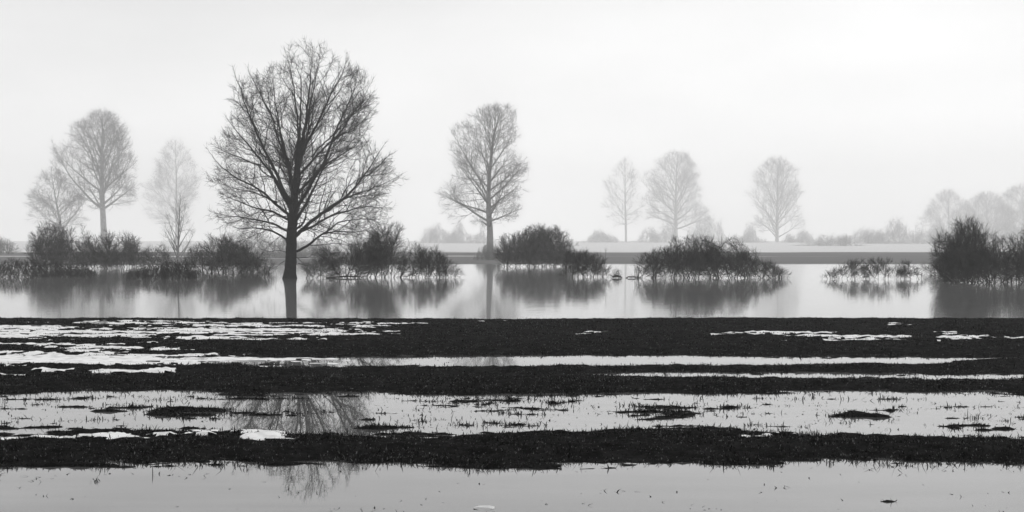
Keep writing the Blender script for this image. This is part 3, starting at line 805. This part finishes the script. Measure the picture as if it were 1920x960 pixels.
shrub('thin tangled stems in the water just right of the main trunk', 74, [(566, 500), (580, 470), (600, 462), (625, 455), (650, 470)], 521, [578, 592, 607, 622, 637, 645], 3, .9, 151, M_BUSH, wander=.25, r0=.016)
shrub('dark rounded bush left of the main trunk', 86, [(370, 470), (383, 440), (405, 434), (430, 440), (455, 456), (480, 470), (505, 486), (520, 500)], 511, [385, 400, 415, 430, 445, 462, 480, 498], 4, 1.6, 157, M_BUSHG, rt=.0042)
bush('row of dark brushy stems at the water line left of the main trunk', 75, [(366, 500), (380, 492), (420, 494), (460, 492), (500, 494), (515, 505)], 521, [375, 392, 410, 428, 445, 462, 478, 495, 508], 130, 5, .6, 163, M_BUSH, rs=.008, k=.9, lt=.2, sub=1)
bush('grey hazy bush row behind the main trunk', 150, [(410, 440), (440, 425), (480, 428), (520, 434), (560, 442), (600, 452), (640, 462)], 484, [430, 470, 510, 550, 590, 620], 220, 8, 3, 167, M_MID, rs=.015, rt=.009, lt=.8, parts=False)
bush('dark reed bank in the water under the narrow sapling', 72, [(230, 516), (250, 504), (285, 496), (320, 488), (350, 484), (366, 496), (372, 512)], 524, [238, 250, 262, 275, 288, 300, 312, 325, 338, 350, 360], 330, 5, .8, 173, M_BUSH, rs=.007, rt=.005, k=.95, lt=.26, sub=1, spread=.3, name='reed_bed', cat='reeds', group='reeds along the water')
bush('long dark reed bank at the left edge', 76, [(-60, 486), (0, 484), (40, 482), (80, 486), (120, 490), (160, 496), (190, 510)], 519, [-40, -20, 0, 20, 40, 60, 80, 100, 120, 140, 160, 175], 480, 5, 1.0, 179, M_BUSH, rs=.007, rt=.005, k=.95, lt=.28, sub=1, spread=.3, name='reed_bed', cat='reeds', group='reeds along the water')
shrub('tall grey scrub at left with branches reaching up in front of the crooked tree', 100, [(52, 470), (60, 432), (80, 412), (105, 420), (120, 414), (140, 430), (160, 424), (175, 455)], 503, [70, 85, 100, 115, 130, 150], 5, 2, 181, M_BUSHG, k=1.2, rt=.005)
shrub('grey rounded bush at left in front of the forked hazy tree', 98, [(155, 460), (170, 434), (190, 428), (208, 434), (222, 448), (230, 475)], 504, [170, 182, 194, 205, 216], 4, 1.6, 191, M_BUSHG, k=1.2, rt=.005)
shrub('darker grey bush right of the forked hazy tree', 104, [(212, 465), (222, 440), (238, 434), (254, 440), (264, 456), (272, 476)], 500, [222, 235, 246, 258], 4, 1.5, 193, M_BUSHG, k=1.2, rt=.005)
shrub('open bare scrub between the grey bush and the sapling', 100, [(262, 480), (278, 462), (295, 456), (312, 462), (325, 480)], 502, [270, 285, 300, 315], 3, 1.2, 197, M_BUSHG, k=1.2, rt=.005)
shrub('pale scrub between the sapling and the rounded bush', 96, [(345, 485), (355, 462), (370, 456), (385, 468), (392, 490)], 505, [352, 364, 376], 3, 1.0, 199, M_BUSHG, k=1.1, rt=.005)
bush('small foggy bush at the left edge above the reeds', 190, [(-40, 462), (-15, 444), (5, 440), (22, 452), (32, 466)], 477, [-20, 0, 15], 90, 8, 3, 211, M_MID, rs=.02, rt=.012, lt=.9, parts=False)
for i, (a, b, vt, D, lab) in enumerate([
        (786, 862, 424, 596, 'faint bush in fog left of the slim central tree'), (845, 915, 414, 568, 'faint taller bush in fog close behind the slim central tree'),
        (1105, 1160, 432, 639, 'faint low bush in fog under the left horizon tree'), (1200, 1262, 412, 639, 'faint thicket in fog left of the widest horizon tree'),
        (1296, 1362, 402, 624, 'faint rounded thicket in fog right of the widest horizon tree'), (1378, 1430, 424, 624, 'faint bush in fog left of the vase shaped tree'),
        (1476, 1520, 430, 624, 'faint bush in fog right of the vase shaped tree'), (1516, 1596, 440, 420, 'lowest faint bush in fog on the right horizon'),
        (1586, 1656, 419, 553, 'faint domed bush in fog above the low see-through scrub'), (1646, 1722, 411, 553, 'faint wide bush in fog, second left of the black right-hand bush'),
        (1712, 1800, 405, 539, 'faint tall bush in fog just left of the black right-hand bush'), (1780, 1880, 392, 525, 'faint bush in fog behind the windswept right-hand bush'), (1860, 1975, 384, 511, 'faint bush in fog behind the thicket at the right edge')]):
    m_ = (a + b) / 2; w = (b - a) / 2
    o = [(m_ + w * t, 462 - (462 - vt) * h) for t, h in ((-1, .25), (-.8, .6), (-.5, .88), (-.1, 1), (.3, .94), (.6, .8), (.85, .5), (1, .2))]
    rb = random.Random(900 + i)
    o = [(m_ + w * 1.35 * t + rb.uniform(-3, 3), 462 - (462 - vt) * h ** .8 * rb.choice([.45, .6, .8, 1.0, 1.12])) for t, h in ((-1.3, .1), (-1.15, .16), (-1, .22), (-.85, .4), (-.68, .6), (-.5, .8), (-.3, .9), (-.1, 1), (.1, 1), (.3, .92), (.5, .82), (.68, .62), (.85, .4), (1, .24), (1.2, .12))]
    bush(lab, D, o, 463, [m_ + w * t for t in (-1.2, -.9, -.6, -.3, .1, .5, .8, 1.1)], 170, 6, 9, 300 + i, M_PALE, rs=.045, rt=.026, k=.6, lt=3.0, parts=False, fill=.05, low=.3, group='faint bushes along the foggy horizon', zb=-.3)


def driftwood(label, pts, r, seed):
    rng = np.random.default_rng(seed); t = Tubes()
    P = resample(pts, .08); P[1:-1] += rng.normal(size=(len(P) - 2, 3)) * .012
    base = P[len(P) // 2].copy(); base[2] = 0
    R = r * np.interp(np.linspace(0, 1, len(P)), [0, .3, .7, 1], [.5, 1, .8, .3]); t.add(P - base, R, 6)
    for k in range(3):
        i = rng.integers(1, len(P) - 1); q = P[i] - base
        t.add(resample([q, q + np.array([rng.normal() * .1, 0, .08]), q + np.array([rng.normal() * .2, 0, .14])], .05), np.full(3, r * .3), 4) if False else t.add(np.array([q, q + np.array([rng.normal() * .08, 0, .08]), q + np.array([rng.normal() * .16, .02, .15])]), np.array([.3, .22, .1]) * r, 4)
    o = t.build('driftwood', M_LOG); o.location = base
    tag(o, label, 'driftwood', 'driftwood lying in the river')


driftwood('short dark lump of driftwood in the gap left of the broad willow bush', [px(1148, 520, 74), px(1154, 517, 74), px(1160, 518, 74), px(1167, 520.5, 74)], .07, 1)
driftwood('thin dark stick of driftwood at the left foot of the broad willow bush', [px(1173, 520.5, 74), px(1182, 519, 74), px(1192, 519.5, 74), px(1204, 521, 74)], .04, 2)
driftwood('long flat branch of driftwood at the foot of the slanting bush', [px(612, 521, 74), px(630, 519.5, 74), px(655, 518.5, 74), px(690, 519, 74)], .045, 3)

# ------------------------------------------------------------------ air
SIG = 0.0012


def haze():
    x0, x1, y0, y1, z0, z1 = -860, 860, -40, 900, -2.0, 48.0
    V = [(x, y, z) for z in (z0, z1) for y in (y0, y1) for x in (x0, x1)]
    Fq = np.array([[0, 2, 3, 1], [4, 5, 7, 6], [0, 1, 5, 4], [2, 6, 7, 3], [0, 4, 6, 2], [1, 3, 7, 5]])
    m = bpy.data.materials.new('haze'); m.use_nodes = True; nt = m.node_tree
    nt.nodes.remove(nt.nodes['Principled BSDF'])
    p = nt.nodes.new('ShaderNodeVolumePrincipled'); p.inputs['Color'].default_value = (1, 1, 1, 1)
    p.inputs['Density'].default_value = SIG; p.inputs['Anisotropy'].default_value = 0.3
    nt.links.new(p.outputs[0], nt.nodes['Material Output'].inputs['Volume'])
    o = mesh_np('haze', V, [Fq], m); o['kind'] = 'stuff'; o['label'] = 'pale fog filling the air over river and meadows'; o['category'] = 'fog'
    o.display_type = 'WIRE'


haze()

# ------------------------------------------------------------------ light
SUN_EL, SUN_AZ = math.radians(38), math.radians(20)     # sun behind the cloud, ahead and a little right
w = bpy.data.worlds.new('World'); scene.world = w; w.use_nodes = True
nt = w.node_tree; bg = nt.nodes['Background']
sky = nt.nodes.new('ShaderNodeTexSky'); sky.sky_type = 'NISHITA'; sky.sun_disc = False
sky.sun_elevation = SUN_EL; sky.sun_rotation = SUN_AZ; sky.dust_density = 6; sky.air_density = 1.5
bw = nt.nodes.new('ShaderNodeRGBToBW'); nt.links.new(sky.outputs[0], bw.inputs[0])
mx = nt.nodes.new('ShaderNodeMix'); mx.data_type = 'RGBA'; mx.inputs[0].default_value = 0.80     # cloud deck: even grey
nt.links.new(bw.outputs[0], mx.inputs[6])
tc = nt.nodes.new('ShaderNodeTexCoord'); mp = nt.nodes.new('ShaderNodeMapping'); mp.inputs['Scale'].default_value = (3, 3, 9)
nz = nt.nodes.new('ShaderNodeTexNoise'); nz.inputs['Scale'].default_value = 1.6; nz.inputs['Detail'].default_value = 5
nt.links.new(tc.outputs['Generated'], mp.inputs['Vector']); nt.links.new(mp.outputs['Vector'], nz.inputs['Vector'])
cr = nt.nodes.new('ShaderNodeValToRGB'); cr.color_ramp.elements[0].position = .25; cr.color_ramp.elements[1].position = .75
cr.color_ramp.elements[0].color = (8.9, 8.9, 8.9, 1); cr.color_ramp.elements[1].color = (10.6, 10.6, 10.6, 1)
nt.links.new(nz.outputs['Fac'], cr.inputs['Fac']); nt.links.new(cr.outputs['Color'], mx.inputs[7])
sx = nt.nodes.new('ShaderNodeSeparateXYZ'); nt.links.new(tc.outputs['Generated'], sx.inputs[0])
gr = nt.nodes.new('ShaderNodeMapRange'); gr.inputs['From Min'].default_value = 0.0; gr.inputs['From Max'].default_value = .20
gr.inputs['To Min'].default_value = 1.42; gr.inputs['To Max'].default_value = .86; nt.links.new(sx.outputs['Z'], gr.inputs['Value'])
vm = nt.nodes.new('ShaderNodeVectorMath'); vm.operation = 'SCALE'; nt.links.new(mx.outputs[2], vm.inputs[0]); nt.links.new(gr.outputs[0], vm.inputs['Scale'])
nt.links.new(vm.outputs[0], bg.inputs['Color']); bg.inputs['Strength'].default_value = 0.1
sl = bpy.data.lights.new('sun', 'SUN'); sl.energy = 0.5; sl.angle = math.radians(30); sl.color = (1, .99, .98)
so = bpy.data.objects.new('sun', sl); C.objects.link(so)
so.rotation_euler = (math.radians(90) - SUN_EL, 0, math.pi - SUN_AZ)

# ------------------------------------------------------------------ camera
cd = bpy.data.cameras.new('camera'); cd.sensor_width = 36; cd.lens = F / 1920 * 36; cd.clip_start = .1; cd.clip_end = 3000
cd.shift_y = -(480 - HOR) / 1920
co = bpy.data.objects.new('camera', cd); C.objects.link(co); co.location = (0, 0, CAMZ); co.rotation_euler = (math.radians(90), 0, 0)
scene.camera = co

vs = scene.view_settings; vs.view_transform = 'Standard'; vs.look = 'None'; vs.exposure = 0.03; vs.gamma = 1; vs.use_curve_mapping = False
cy = scene.cycles
cy.max_bounces = 5; cy.diffuse_bounces = 2; cy.glossy_bounces = 3; cy.volume_bounces = 2; cy.transmission_bounces = 1
cy.use_denoising = True; cy.use_adaptive_sampling = False
try: cy.denoiser = 'OPENIMAGEDENOISE'; cy.denoising_input_passes = 'RGB_ALBEDO_NORMAL'
except Exception: pass
cy.caustics_reflective = False; cy.caustics_refractive = False
